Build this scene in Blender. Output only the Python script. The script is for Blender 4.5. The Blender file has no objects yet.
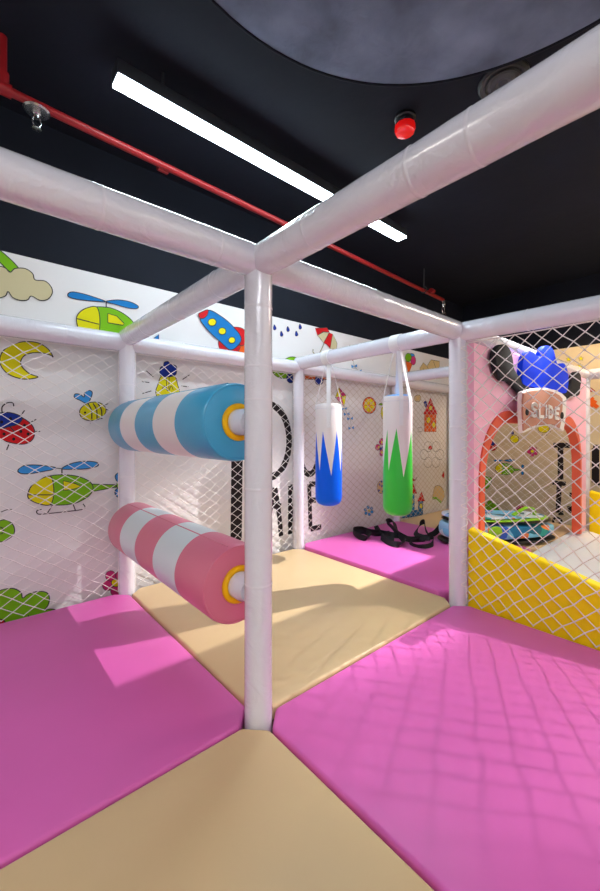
import bpy, bmesh, math, random
from mathutils import Vector, Matrix
from mathutils.geometry import tessellate_polygon
random.seed(7)
C = bpy.context.scene.collection
PI = math.pi

# ------------------------------------------------------------------ camera
CAM = Vector((-0.692, -0.983, 0.870))
YAW = math.radians(49.42)                       # angle between view direction and +X
FW = Vector((math.cos(YAW), math.sin(YAW), 0)) # forward
RT = Vector((math.sin(YAW), -math.cos(YAW), 0))# right
FPX, HOR, PX0C = 390.2, 432.2, 295.5
cam_d = bpy.data.cameras.new('camera'); cam = bpy.data.objects.new('camera', cam_d); C.objects.link(cam)
cam.location = CAM
cam.rotation_euler = (PI/2, 0, YAW - PI/2)
cam_d.sensor_fit = 'VERTICAL'; cam_d.sensor_height = 36; cam_d.lens = 36*FPX/891
cam_d.shift_y = -(445.5-HOR)/891; cam_d.shift_x = (300-PX0C)/891; cam_d.clip_start = 0.02
bpy.context.scene.camera = cam

def ray(px, py):
    return FW + RT*((px-PX0C)/FPX) + Vector((0, 0, (HOR-py)/FPX))
def onX(px, py, x):
    d = ray(px, py); return CAM + d*((x-CAM.x)/d.x)
def onY(px, py, y):
    d = ray(px, py); return CAM + d*((y-CAM.y)/d.y)
def onZ(px, py, z):
    d = ray(px, py); return CAM + d*((z-CAM.z)/d.z)

# ------------------------------------------------------------------ materials
def s2l(c):
    return tuple(((v/255)/12.92 if v/255 <= .04045 else ((v/255+.055)/1.055)**2.4) for v in c) + (1,)
MATS = {}
def mat(name, rgb, rough=.5, spec=.5, bump=0, bscale=30, var=0, vscale=3, coat=0, metal=0, emit=0, sheen=0, dist=0):
    if name in MATS: return MATS[name]
    m = bpy.data.materials.new(name); m.use_nodes = True; nt = m.node_tree
    b = nt.nodes['Principled BSDF']; col = s2l(rgb)
    b.inputs['Base Color'].default_value = col; b.inputs['Roughness'].default_value = rough
    b.inputs['Specular IOR Level'].default_value = spec; b.inputs['Metallic'].default_value = metal
    b.inputs['Coat Weight'].default_value = coat; b.inputs['Coat Roughness'].default_value = .15
    if sheen: b.inputs['Sheen Weight'].default_value = sheen
    if emit:
        b.inputs['Emission Color'].default_value = col; b.inputs['Emission Strength'].default_value = emit
    tc = nt.nodes.new('ShaderNodeTexCoord')
    if var:
        n = nt.nodes.new('ShaderNodeTexNoise'); n.inputs['Scale'].default_value = vscale; n.inputs['Detail'].default_value = 5
        nt.links.new(tc.outputs['Object'], n.inputs['Vector'])
        r = nt.nodes.new('ShaderNodeValToRGB')
        r.color_ramp.elements[0].position = .3; r.color_ramp.elements[1].position = .7
        r.color_ramp.elements[0].color = tuple(v*(1-var) for v in col[:3])+(1,)
        r.color_ramp.elements[1].color = tuple(min(1, v*(1+var)) for v in col[:3])+(1,)
        nt.links.new(n.outputs['Fac'], r.inputs['Fac']); nt.links.new(r.outputs['Color'], b.inputs['Base Color'])
    if bump:
        n = nt.nodes.new('ShaderNodeTexNoise'); n.inputs['Scale'].default_value = bscale; n.inputs['Detail'].default_value = 4
        n.inputs['Distortion'].default_value = dist
        nt.links.new(tc.outputs['Object'], n.inputs['Vector'])
        bp = nt.nodes.new('ShaderNodeBump'); bp.inputs['Strength'].default_value = bump; bp.inputs['Distance'].default_value = .01
        nt.links.new(n.outputs['Fac'], bp.inputs['Height']); nt.links.new(bp.outputs['Normal'], b.inputs['Normal'])
    MATS[name] = m; return m

vinyl = mat('white_vinyl', (232, 231, 241), .22, .5, bump=.5, bscale=11, coat=.9, dist=2)
seamm = mat('white_tape', (234, 232, 241), .25, .5, coat=.6)
pinkm = mat('pink_mat_vinyl', (221, 102, 182), .42, .4, bump=.12, bscale=9, var=.05, vscale=2)
beigem = mat('beige_mat_vinyl', (218, 189, 144), .4, .4, bump=.12, bscale=9, var=.05, vscale=2)
wallw = mat('wall_print_white', (232, 230, 230), .7, .2, bump=.03, bscale=60, var=.02, vscale=2)
blackp = mat('black_paint', (22, 26, 36), .8, .2, bump=.25, bscale=12, var=.25, vscale=1.5)
deckm = mat('plywood_dark', (120, 92, 70), .7)
floorm = mat('floor_vinyl', (150, 145, 140), .5, bump=.05)
cream = mat('plain_wall_cream', (225, 220, 212), .8, bump=.03)
rope = mat('net_cord', (236, 230, 228), .7, bump=.3, bscale=200)
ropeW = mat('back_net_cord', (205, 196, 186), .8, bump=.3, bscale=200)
yellow = mat('yellow_vinyl', (255, 226, 0), .45, .25, bump=.15, bscale=8)
ringy = mat('yellow_ring', (255, 190, 0), .4, .3)
pinkp = mat('pink_panel', (254, 192, 218), .4, .4, bump=.04, bscale=10)
coral = mat('coral_trim', (232, 92, 62), .4)
hornm = mat('charcoal_foam', (34, 37, 42), .7, .2)
crestm = mat('blue_foam', (0, 62, 245), .55, .12)
peach = mat('peach_face', (198, 142, 122), .7, .2)
redp = mat('red_pipe_paint', (150, 22, 28), .4, bump=.1, bscale=40)
chrome = mat('chrome', (205, 205, 205), .25, metal=1)
blackplast = mat('black_plastic', (16, 16, 18), .4)
webb = mat('black_webbing', (14, 14, 18), .7, bump=.4, bscale=150)
whitestrap = mat('white_strap', (238, 238, 240), .6, bump=.3, bscale=150)
housing = mat('light_housing', (40, 44, 50), .5)
slidem = mat('slide_grey', (235, 241, 248), .5, bump=.1, bscale=60)
canopy = mat('dark_blue_fabric', (112, 124, 146), .9, .1, bump=1, bscale=9, var=.45, vscale=3.5, dist=.8)
redlens = mat('red_lens', (230, 20, 18), .15, coat=.6, emit=.35)

def ledmat(name, rgb, s):
    m = bpy.data.materials.new(name); m.use_nodes = True; nt = m.node_tree
    nt.nodes.remove(nt.nodes['Principled BSDF']); e = nt.nodes.new('ShaderNodeEmission')
    e.inputs[0].default_value = s2l(rgb); e.inputs[1].default_value = s
    nt.links.new(e.outputs[0], nt.nodes['Material Output'].inputs[0]); return m

# drawing inks
INK = dict(blue=(24, 124, 196), navy=(22, 50, 150), green=(124, 190, 24), yellow=(226, 218, 8), red=(206, 22, 30),
           cream=(206, 196, 156), black=(34, 28, 30), orange=(226, 98, 28), pink=(206, 52, 120), tan=(222, 196, 140), line=(60, 58, 60), sky=(60, 150, 220))
def ink(k): return mat('ink_'+k, INK[k], .65, .2)

# ------------------------------------------------------------------ mesh helpers
def obj(name, bm, mats, parent=None, smooth=False, bevel=0, bseg=3, label=None):
    me = bpy.data.meshes.new(name); bmesh.ops.recalc_face_normals(bm, faces=bm.faces[:]) if bm.faces else None
    bm.to_mesh(me); bm.free()
    for m in (mats if isinstance(mats, (list, tuple)) else [mats]): me.materials.append(m)
    o = bpy.data.objects.new(name, me); C.objects.link(o)
    if smooth:
        for p in me.polygons: p.use_smooth = True
        me.set_sharp_from_angle(angle=math.radians(38))
    if bevel:
        b = o.modifiers.new('bevel', 'BEVEL'); b.width = bevel; b.segments = bseg; b.limit_method = 'ANGLE'; b.angle_limit = math.radians(40)
        for p in me.polygons: p.use_smooth = True
    if parent: o.parent = parent
    if label: o['label'] = label
    return o
def tag(o, label, cat, group=None, kind=None):
    o['label'] = label; o['category'] = cat
    if group: o['group'] = group
    if kind: o['kind'] = kind
    return o
def struct(o, label=None):
    o['kind'] = 'structure'
    if label: o['label'] = label
    return o
def empty(name, loc=(0, 0, 0)):
    o = bpy.data.objects.new(name, None); C.objects.link(o); o.location = loc; o.empty_display_size = .1; return o

def box(bm, x0, x1, y0, y1, z0, z1, mi=0):
    v = [bm.verts.new(p) for p in ((x0,y0,z0),(x1,y0,z0),(x1,y1,z0),(x0,y1,z0),(x0,y0,z1),(x1,y0,z1),(x1,y1,z1),(x0,y1,z1))]
    for f in ((0,3,2,1),(4,5,6,7),(0,1,5,4),(1,2,6,5),(2,3,7,6),(3,0,4,7)):
        bm.faces.new([v[i] for i in f]).material_index = mi
def frame(d):
    d = d.normalized(); u = Vector((0,0,1)) if abs(d.z) < .9 else Vector((1,0,0))
    a = d.cross(u).normalized(); return a, a.cross(d).normalized()
def tube(bm, pts, r, seg=16, cap=True, mi=0):
    pts = [Vector(p) for p in pts]; rings = []; n = len(pts); rr = r if isinstance(r, (list, tuple)) else [r]*n
    a0 = None
    for i, p in enumerate(pts):
        d = (pts[min(i+1, n-1)] - pts[max(i-1, 0)]).normalized()
        if a0 is None: a, b = frame(d)
        else:
            a = (a0 - d*a0.dot(d)).normalized(); b = a.cross(d)
        a0 = a
        rings.append([bm.verts.new(p + (a*math.cos(t)+b*math.sin(t))*rr[i]) for t in [2*PI*k/seg for k in range(seg)]])
    for i in range(n-1):
        for k in range(seg):
            f = bm.faces.new((rings[i][k], rings[i][(k+1) % seg], rings[i+1][(k+1) % seg], rings[i+1][k])); f.material_index = mi
    if cap:
        bm.faces.new(rings[0]).material_index = mi; bm.faces.new(rings[-1][::-1]).material_index = mi
def torus(bm, c, axis, R, r, seg=40, s2=10, mi=0):
    a, b = frame(Vector(axis)); ax = Vector(axis).normalized(); c = Vector(c); rings = []
    for i in range(seg):
        t = 2*PI*i/seg; d = a*math.cos(t)+b*math.sin(t)
        rings.append([bm.verts.new(c + d*(R+r*math.cos(u)) + ax*r*math.sin(u)) for u in [2*PI*k/s2 for k in range(s2)]])
    for i in range(seg):
        for k in range(s2):
            bm.faces.new((rings[i][k], rings[(i+1) % seg][k], rings[(i+1) % seg][(k+1) % s2], rings[i][(k+1) % s2])).material_index = mi
def lathe(bm, c, axis, prof, seg=40, mi=None, capends=True):
    """prof = [(offset along axis, radius, material index)]"""
    a, b = frame(Vector(axis)); ax = Vector(axis).normalized(); c = Vector(c); rings = []
    for h, r, *_ in prof:
        rings.append([bm.verts.new(c + ax*h + (a*math.cos(t)+b*math.sin(t))*r) for t in [2*PI*k/seg for k in range(seg)]])
    for i in range(len(prof)-1):
        m = prof[i][2] if len(prof[i]) > 2 else 0
        for k in range(seg):
            bm.faces.new((rings[i][k], rings[i][(k+1) % seg], rings[i+1][(k+1) % seg], rings[i+1][k])).material_index = m
    if capends:
        bm.faces.new(rings[0]).material_index = prof[0][2] if len(prof[0]) > 2 else 0
        bm.faces.new(rings[-1]).material_index = prof[-1][2] if len(prof[-1]) > 2 else 0
def crom(pts, closed=True, n=6):
    """Catmull-Rom through the points"""
    out = []; N = len(pts)
    rng = range(N) if closed else range(N-1)
    for i in rng:
        g = lambda k: Vector(pts[k % N]) if closed else Vector(pts[max(0, min(N-1, k))])
        p0, p1, p2, p3 = g(i-1), g(i), g(i+1), g(i+2)
        for j in range(n):
            t = j/n
            out.append(.5*((2*p1)+(p2-p0)*t+(2*p0-5*p1+4*p2-p3)*t*t+(-p0+3*p1-3*p2+p3)*t**3))
    if not closed: out.append(Vector(pts[-1]))
    return out

def prism(bm, poly, d, mi=0, front_mi=None):
    """closed outline (3-D points in a plane) pushed along vector d"""
    d = Vector(d); n = len(poly)
    a = [bm.verts.new(p) for p in poly]; b = [bm.verts.new(Vector(p)+d) for p in poly]
    f = bm.faces.new(a); f.material_index = mi if front_mi is None else front_mi
    f2 = bm.faces.new(b[::-1]); f2.material_index = mi
    for i in range(n):
        bm.faces.new((a[i], b[i], b[(i+1) % n], a[(i+1) % n])).material_index = mi
    bmesh.ops.triangulate(bm, faces=[f, f2])

# ------------------------------------------------------------------ wall drawings
WY, WX = 1.306, 3.96          # planes of the two printed walls
class Draw:
    """a printed drawing lying on one wall; outlines given as viewed, mapped to metres on the wall plane"""
    def __init__(s, wall): s.wall = wall; s.bm = bmesh.new(); s.mats = []; s.layer = 0
    def P(s, p, off):
        if s.wall == 'A':
            q = onY(p[0], p[1], WY); q.y -= off
        else:
            q = onX(p[0], p[1], WX); q.x -= off
        return q
    def mi(s, k):
        if k not in s.mats: s.mats.append(k)
        return s.mats.index(k)
    def off(s): s.layer += 1; return .0012 + .0005*s.layer
    def fill(s, k, pts, smooth=True, line=True, n=5, lw=.0045):
        if smooth: pts = [tuple(p) for p in crom(pts, True, n)]
        o = s.off(); ps = [s.P(p, o) for p in pts]; vs = [s.bm.verts.new(p) for p in ps]; m = s.mi(k)
        for t in tessellate_polygon([ps]):
            try: s.bm.faces.new([vs[i] for i in t]).material_index = m
            except ValueError: pass
        if line: s.stroke('line', pts, lw, closed=True, smooth=False)
        return s
    def stroke(s, k, pts, w=.004, closed=False, smooth=True, n=5):
        if smooth and len(pts) > 2: pts = [tuple(p) for p in crom(pts, closed, n)]
        o = s.off(); ps = [s.P(p, o) for p in pts]; m = s.mi(k); N = len(ps)
        nrm = Vector((0, 1, 0)) if s.wall == 'A' else Vector((1, 0, 0)); L = []
        for i, p in enumerate(ps):
            d = (ps[(i+1) % N] - ps[i-1]) if closed else (ps[min(i+1, N-1)]-ps[max(i-1, 0)])
            if d.length < 1e-6: d = Vector((0, 0, 1))
            t = d.normalized().cross(nrm)*w/2
            L.append((s.bm.verts.new(p+t), s.bm.verts.new(p-t)))
        for i in range(N if closed else N-1):
            a, b = L[i], L[(i+1) % N]
            s.bm.faces.new((a[0], a[1], b[1], b[0])).material_index = m
        return s
    def ell(s, k, c, rx, ry, rot=0, line=True, n=20, lw=.0045):
        r = math.radians(rot); pts = []
        for i in range(n):
            t = 2*PI*i/n; x, y = rx*math.cos(t), ry*math.sin(t)
            pts.append((c[0]+x*math.cos(r)-y*math.sin(r), c[1]+x*math.sin(r)+y*math.cos(r)))
        return s.fill(k, pts, False, line, lw=lw)
    def done(s, name, parent, label):
        return obj(name, s.bm, [ink(k) for k in s.mats], parent, label=label)
def cr(ox, oy, sc): return lambda *pts: [(ox+x/sc, oy+y/sc) for x, y in pts]

# ------------------------------------------------------------------ room shell
FLZ, CEZ, TOPW = -.6, 2.40, 1.722
def wall_mesh(name, kind):
    bm = bmesh.new()
    if kind == 'A':
        box(bm, -3.2, WX, WY, WY+.12, FLZ, TOPW, 0); box(bm, -3.2, WX, WY, WY+.12, TOPW, CEZ, 1)
    elif kind == 'B':
        box(bm, WX, WX+.12, -3.6, WY+.12, FLZ, TOPW, 0); box(bm, WX, WX+.12, -3.6, WY+.12, TOPW, CEZ, 1)
    elif kind == 'C': box(bm, -3.2, WX, -3.72, -3.6, FLZ, CEZ, 0)
    else: box(bm, -3.32, -3.2, -3.6, WY, FLZ, CEZ, 0)
    return obj(name, bm, [wallw if kind == 'A' else mat('wall_print_warm_lit', (214, 198, 164), .7, .2, bump=.03, bscale=60), blackp] if kind in 'AB' else [cream])  # right wall: warm lamplight is put into the print's base colour
wallA = struct(wall_mesh('wall_left', 'A'), 'white wall printed with childish drawings, black painted band above it')
wallB = struct(wall_mesh('wall_right', 'B'), 'printed wall seen through the arch, black painted band above it')
struct(wall_mesh('wall_front', 'C')); struct(wall_mesh('wall_back', 'D'))
bm = bmesh.new(); box(bm, -3.32, WX+.12, -3.72, WY+.12, FLZ-.1, FLZ); struct(obj('floor', bm, floorm))
bm = bmesh.new(); box(bm, -3.32, WX+.12, -3.72, WY+.12, CEZ, CEZ+.1); struct(obj('ceiling', bm, blackp), 'black painted ceiling')
bm = bmesh.new(); box(bm, -1.25, 1.25, -1.25, 1.25, FLZ, -.052); box(bm, 1.25, 3.6, 0, 1.25, FLZ, -.052)
struct(obj('platform', bm, deckm), 'raised platform under the padded mats')
bm = bmesh.new(); box(bm, -3.2, WX, WY-.012, WY, FLZ, FLZ+.08); struct(obj('baseboard_left', bm, cream))

# --- drawings on the left wall
c = cr(0, 240, 4)
d = Draw('A'); d.fill('green', c((-90,20),(-30,25),(20,58),(75,115),(60,140),(30,120),(-20,75),(-80,60)))
d.fill('cream', c((-10,108),(20,112),(40,130),(60,115),(100,115),(130,135),(140,160),(180,165),(205,190),(208,215),(190,238),(160,242),(125,225),(110,240),(80,242),(50,230),(32,207),(20,225),(-20,235),(-70,225),(-95,200),(-85,160),(-50,135)))
d.done('cloud_drawing', wallA, 'beige cloud with a green rainbow stripe')
d = Draw('A'); d.fill('blue', c((272,215),(290,208),(330,215),(380,230),(422,247),(370,245),(310,238),(275,228)))
d.fill('blue', c((422,247),(470,240),(520,248),(552,265),(545,275),(510,272),(460,258)))
d.stroke('line', c((424,247),(424,268)), .006)
d.fill('green', c((305,315),(320,288),(350,272),(400,268),(450,275),(500,300),(535,335),(540,380),(500,425),(430,435),(350,405),(315,360)))
d.fill('yellow', c((385,269),(350,272),(320,288),(305,315),(315,360),(345,400),(385,415),(396,370),(398,310)))
d.stroke('line', c((305,315),(395,338)), .005); d.fill('yellow', c((430,295),(465,305),(495,335),(490,342),(430,332)), smooth=False)
d.done('helicopter_drawing', wallA, 'green and yellow helicopter above the beam')
c = cr(0, 330, 5)
d = Draw('A'); d.fill('yellow', c((265,135),(240,95),(190,65),(130,58),(70,70),(20,100),(0,140),(5,180),(40,220),(100,243),(150,245),(190,235),(150,220),(115,190),(103,160),(120,130),(160,115),(210,115),(250,125)))
d.done('moon_drawing', wallA, 'yellow crescent moon')
d = Draw('A'); d.fill('sky', c((435,367),(400,352),(372,338),(375,320),(400,322),(420,335),(422,315),(440,302),(460,310),(455,338)))
d.ell('yellow', c((463,407))[0], 13.4, 9.2, -10)
for x in (452, 478, 502): d.stroke('line', c((x-14,367),(x+4,400),(x+6,445)), .006)
d.ell('black', c((424,413))[0], 1.1, 1.1, line=False); d.stroke('line', c((525,375),(540,368))); d.stroke('line', c((528,398),(542,400))); d.stroke('line', c((458,455),(448,468)))
d.done('bee_drawing', wallA, 'small yellow bee with blue wings')
d = Draw('A'); d.fill('red', c((0,415),(60,415),(110,438),(155,470),(173,510),(160,550),(120,570),(60,565),(0,545),(-40,510),(-35,450)))
d.fill('navy', c((-35,450),(0,415),(60,415),(110,438),(90,470),(40,485),(0,495),(-38,495)))
for x, y in ((8,460),(52,443),(20,520),(68,545),(122,477),(140,520),(103,507),(-15,530)): d.ell('black', c((x,y))[0], 1.6, 1.6, line=False)
for a in (((105,425),(122,402)),((155,460),(180,447)),((175,507),(200,507)),((45,568),(32,600)),((50,485),(72,510)),((10,415),(10,385),(35,365),(62,365),(68,382))): d.stroke('line', c(*a), .005)
d.done('ladybird_drawing', wallA, 'red ladybird with a blue head')
c = cr(0, 440, 4.615)
d = Draw('A'); d.fill('sky', c((82,143),(100,122),(140,115),(200,118),(262,130),(200,145),(140,155),(100,155)))
d.fill('sky', c((285,132),(330,108),(390,98),(445,103),(450,120),(400,132),(340,135))); d.stroke('line', c((262,130),(285,132))); d.stroke('line', c((285,132),(285,160)), .006)
d.fill('green', c((425,203),(545,207),(545,215),(428,237)), smooth=False); d.fill('sky', c((550,150),(530,165),(538,190),(552,195))); d.fill('sky', c((550,222),(530,232),(532,255),(550,262)))
d.ell('green', c((543,208))[0], 2, 2.6)
d.fill('green', c((127,250),(145,210),(190,178),(240,163),(300,160),(360,168),(410,190),(428,220),(410,255),(360,285),(300,298),(230,298),(170,290),(135,270)))
d.fill('yellow', c((232,167),(190,178),(145,210),(127,250),(135,272),(175,292),(228,298),(245,260),(245,210))); d.stroke('line', c((127,252),(244,252)), .005)
d.fill('yellow', c((290,187),(345,200),(372,213),(340,225),(292,232)), smooth=False)
for a in (((240,300),(215,338)),((335,295),(345,322)),((190,318),(168,325),(175,340),(215,338)),((215,338),(290,330),(370,320),(390,310),(380,293))): d.stroke('line', c(*a), .005)
d.done('helicopter_drawing', wallA, 'whole green and yellow helicopter with skids below the ladybird')
d = Draw('A'); d.fill('green', c((0,372),(35,370),(62,395),(65,430),(40,455),(0,470),(-40,450),(-45,400))); d.stroke('line', c((-20,400),(10,405),(12,430),(-20,435))); d.stroke('line', c((5,332),(30,322),(55,320)))
d.done('leaf_drawing', wallA, 'green rounded leaf at the left edge')
c = cr(0, 540, 4.286)
d = Draw('A'); d.fill('green', c((-60,260),(-20,225),(20,210),(60,208),(90,225),(97,248),(120,232),(160,220),(200,225),(212,250),(205,280),(190,300),(215,295),(240,302),(250,340),(230,400),(80,430),(-60,400)))
d.ell('red', c((2,352))[0], 4.5, 3); d.stroke('line', c((120,320),(125,345)))
d.done('bush_drawing', wallA, 'green bush at the foot of the wall')
def flower(wall, parent, cx, cy, rp, dist, n, col, label, rot=0, sx=1, cen='yellow'):
    d = Draw(wall)
    for i in range(n):
        t = 2*PI*i/n+rot; d.ell(col, (cx+dist*math.cos(t)*sx, cy+dist*math.sin(t)), rp*sx, rp, lw=.003)
    d.ell(cen, (cx, cy), rp*.85*sx, rp*.75, lw=.003); d.done('flower_drawing', parent, label)
flower('A', wallA, 115.5, 582.5, 5.2, 8.5, 5, 'pink', 'pink flower beside the far left post', .3)
c = cr(140, 280, 5)
d = Draw('A'); d.fill('yellow', c((110,478),(170,478),(188,525),(196,560),(180,600),(140,618),(98,600),(78,565),(88,525)))
d.stroke('line', c((130,480),(132,545))); d.stroke('line', c((145,480),(143,545))); d.stroke('line', c((110,550),(120,530),(140,555),(155,530),(165,550)))
d.fill('navy', c((97,465),(100,440),(115,428),(120,412),(140,408),(150,420),(178,430),(182,450),(175,475),(140,485),(105,480)))
for a in (((30,455),(65,485)),((5,508),(45,513)),((10,568),(55,555)),((210,498),(245,475)),((205,530),(240,535))): d.stroke('line', c(*a), .005)
d.done('light_bulb_drawing', wallA, 'yellow light bulb with a blue cap above the blue roller')
d = Draw('A'); d.fill('blue', c((68,292),(93,272),(94,320),(66,320)), smooth=False); d.done('triangle_drawing', wallA, 'small blue triangle above the beam')
d = Draw('A'); d.fill('orange', c((475,345),(520,320),(550,400),(500,395)), smooth=True)
d.fill('red', c((445,245),(485,236),(520,250),(535,300),(505,330),(480,290)))
d.fill('red', c((397,300),(395,340),(430,362),(470,380),(500,330),(455,330)))
d.fill('blue', c((300,192),(340,152),(400,180),(460,230),(505,297),(455,350),(400,310),(350,265),(315,225)), lw=.006)
d.fill('red', c((290,172),(312,158),(338,150),(336,172),(320,190),(300,193)))
for x, y, r in ((358,212,4),(408,257,3.7),(456,302,3.3)): d.ell('yellow', c((x,y))[0], r, r*.92)
d.done('rocket_drawing', wallA, 'blue rocket with yellow portholes')
c = cr(260, 300, 6)
for i, (x, y) in enumerate(((87,165),(128,203),(167,175),(218,202),(240,160))):
    d = Draw('A'); d.fill('navy', c((x-2,y-16),(x+9,y+4),(x+4,y+14),(x-5,y+14),(x-8,y+2))); d.done('raindrop_drawing', wallA, None)
d = Draw('A'); d.fill('red', c((330,170),(345,215),(378,190),(418,195),(400,165)), smooth=False)
d.fill('cream', c((342,213),(358,228),(380,258),(412,198),(380,192)), smooth=False); d.fill('red', c((380,258),(400,268),(418,292),(434,204),(412,198)), smooth=False)
d.fill('cream', c((418,292),(440,295),(455,312),(460,260),(434,204)), smooth=False); d.stroke('line', c((383,258),(355,318),(335,328),(316,315),(316,295)), .01); d.stroke('cream', c((383,258),(355,318),(335,328),(316,315),(316,295)), .005)
d.done('umbrella_drawing', wallA, 'red and cream umbrella')
d = Draw('A'); d.fill('green', c((75,430),(110,465),(160,468),(195,440),(240,400),(238,368),(215,345),(180,342),(150,355),(100,380)))
d.ell('navy', c((183,468))[0], 4.2, 5); d.fill('orange', c((268,445),(400,445),(402,478),(268,476)), smooth=False); d.ell('navy', c((352,482))[0], 4.2, 4.8)
d.done('train_drawing', wallA, 'green and orange train partly behind the beam')
c = cr(300, 340, 7.5)
def kite(q, pts, bows, label):
    cxy = (sum(p[0] for p in pts)/4+2, sum(p[1] for p in pts)/4)
    d = Draw('A')
    for i, k in enumerate(('pink', 'yellow', 'pink', 'yellow')): d.fill(k, q(pts[i], pts[(i+1) % 4], cxy), smooth=False, lw=.004)
    for i, (x, y) in enumerate(bows):
        d.fill('sky', q((x-22,y-10),(x,y),(x-18,y+14)), smooth=False, lw=.002); d.fill('sky', q((x+22,y-14),(x,y),(x+20,y+8)), smooth=False, lw=.002)
    d.stroke('line', q(pts[2], *bows), .003)
    d.done('kite_drawing', wallA, label)
kite(c, ((290,355),(345,415),(328,500),(262,430)), ((328,515),(345,555),(368,590),(375,660)), 'pink and yellow kite beside the blue bag')
kite(c, ((370,38),(410,90),(395,160),(345,95)), ((402,197),(435,235)), 'pink and yellow kite above the beam')
d = Draw('A'); d.ell('orange', c((519,490))[0], 6.8, 8.4); d.ell('yellow', c((519,490))[0], 5.2, 6.6, line=False)
for i in range(4):
    t = PI*i/4; d.stroke('orange', c((519-38*math.cos(t),490-48*math.sin(t)),(519+38*math.cos(t),490+48*math.sin(t))), .005)
d.done('orange_slice_drawing', wallA, 'round orange slice')
c = cr(370, 340, 7.06)
d = Draw('A'); d.fill('orange', c((250,150),(300,165),(270,242)), smooth=False); d.ell('sky', c((292,112))[0], 3, 2.4); d.ell('pink', c((303,145))[0], 2.6, 4.5); d.ell('green', c((268,124))[0], 3.1, 4.3)
d.done('ice_cream_drawing', wallA, 'ice cream cone with green and pink scoops')
d = Draw('A'); d.fill('tan', c((350,200),(375,160),(400,185),(430,140),(490,150),(490,185),(470,222),(440,200),(410,245),(360,240)), smooth=False)
for a in (((372,200),(395,235)),((400,185),(415,215)),((445,150),(465,205))): d.stroke('line', c(*a), .005)
d.done('blocks_drawing', wallA, 'tan brick blocks')
d = Draw('A'); d.ell('yellow', c((92,515))[0], 2.4, 6.2); d.fill('green', c((60,455),(75,447),(92,452),(78,461))); d.done('lemon_drawing', wallA, 'yellow fruit with a green leaf')
d = Draw('A'); d.fill('orange', c((383,520),(465,520),(467,648),(382,648)), smooth=False); d.fill('red', c((375,522),(425,410),(475,524)), smooth=False)
d.ell('yellow', c((426,480))[0], 1.7, 2.5); d.ell('yellow', c((410,565))[0], 2, 3.2); d.ell('yellow', c((447,600))[0], 1.9, 3.2); d.fill('navy', c((375,445),(385,432),(398,438),(395,478),(385,470)))
d.done('house_drawing', wallA, 'red roofed orange house')
d = Draw('A'); d.fill('tan', c((310,410),(325,392),(350,390),(358,415),(345,435),(322,432))); d.done('shell_drawing', wallA, 'small tan shell'); 
d = Draw('A'); d.stroke('line', c((337,620),(365,618),(368,645),(338,650)), .005, closed=True, smooth=False); d.done('square_drawing', wallA, 'thin outlined square')
c = cr(365, 420, 6.667)
d = Draw('A')
for x, y, rx, ry in ((110,145,2.6,3.4),(83,182,2.6,3),(110,218,2.3,3.4),(125,190,2,3)): d.ell('pink', c((x,y))[0], rx, ry)
for x, y in ((110,148),(88,182),(110,216)): d.ell('yellow', c((x,y))[0], 1, 1.2, line=False)
d.stroke('navy', c((92,195),(122,178)), .02); d.done('butterfly_drawing', wallA, 'pink butterfly')
d = Draw('A'); d.ell('tan', c((105,448))[0], 3.9, 6.3)
for x, y in ((92,470),(110,440),(95,430),(108,412),(115,478)): d.ell('navy', c((x,y))[0], .9, 1.3, line=False)
d.done('ball_drawing', wallA, 'cream ball with navy spots')
flower('A', wallA, 368.3, 510.7, 1.5, 3.6, 6, 'sky', 'blue flower between the punch bags', .3)
d = Draw('A'); d.fill('blue', c((235,655),(240,605),(262,605),(262,590),(300,590),(305,490),(328,490),(330,600),(352,600),(355,540),(386,540),(384,632),(300,648)), smooth=False)
d.fill('red', c((298,490),(345,490),(318,420)), smooth=False); d.fill('red', c((347,542),(398,540),(374,478)), smooth=False); d.fill('red', c((310,382),(328,398),(345,380),(330,405),(315,402)))
d.ell('yellow', c((312,545))[0], 1.2, 2.2); d.ell('yellow', c((370,572))[0], 1.5, 2.6); 
for y in (615, 635): d.stroke('line', c((240,y),(384,y-12)), .004, smooth=False)
d.done('castle_drawing', wallA, 'blue castle with red roofs')
d = Draw('A')
for i in range(6):
    t = 2*PI*i/6; x, y = 445+52*math.cos(t), 230+60*math.sin(t)
    d.stroke('line', c(*[(x+28*math.cos(u), y+34*math.sin(u)) for u in [2*PI*k/8 for k in range(8)]]), .004, closed=True)
d.fill('red', c((418,190),(430,172),(447,178),(435,198))); d.done('outline_flower_drawing', wallA, 'outlined flower with a red dot')
d = Draw('A'); d.fill('tan', c((450,525),(462,450),(495,438),(525,475),(526,520),(505,548),(475,525))); d.stroke('green', c((447,520),(475,522),(508,550)), .025); d.done('hill_drawing', wallA, 'cream hill with a green edge')
d = Draw('A'); d.fill('red', c((512,372),(518,345),(527,342),(527,388),(517,386)), smooth=False); d.done('star_drawing', wallA, 'small red star')
# lettering on the left wall
def letter(name, strokes, w, label, wall='A', parent=None):
    d = Draw(wall)
    for st in strokes: d.stroke('black', st, w, closed=(st[0] == st[-1]))
    d.done(name, parent or wallA, label)
letter('letter', [[(237,452),(236,541)],[(237,452),(230,415)],[(237,452),(243,415)]], .09, 'tall black letter Y')
el = [(269+20*math.cos(2*PI*k/20), 441+36*math.sin(2*PI*k/20)) for k in range(20)]
d = Draw('A'); d.stroke('black', el, .055, closed=True); d.done('letter', wallA, 'black letter O')
letter('letter', [[(298,410),(299,445),(303,468),(310,474),(316,466),(320,445),(321,410)]], .05, 'black letter U')
letter('letter', [[(275,488),(271,505),(266,540)],[(275,488),(279,515),(281,536)],[(269,506),(281,506)]], .042, 'black letter A')
letter('letter', [[(290,486),(290,534)],[(290,487),(299,490),(299,502),(290,509)],[(290,509),(299,531)]], .042, 'black letter R')
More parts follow.
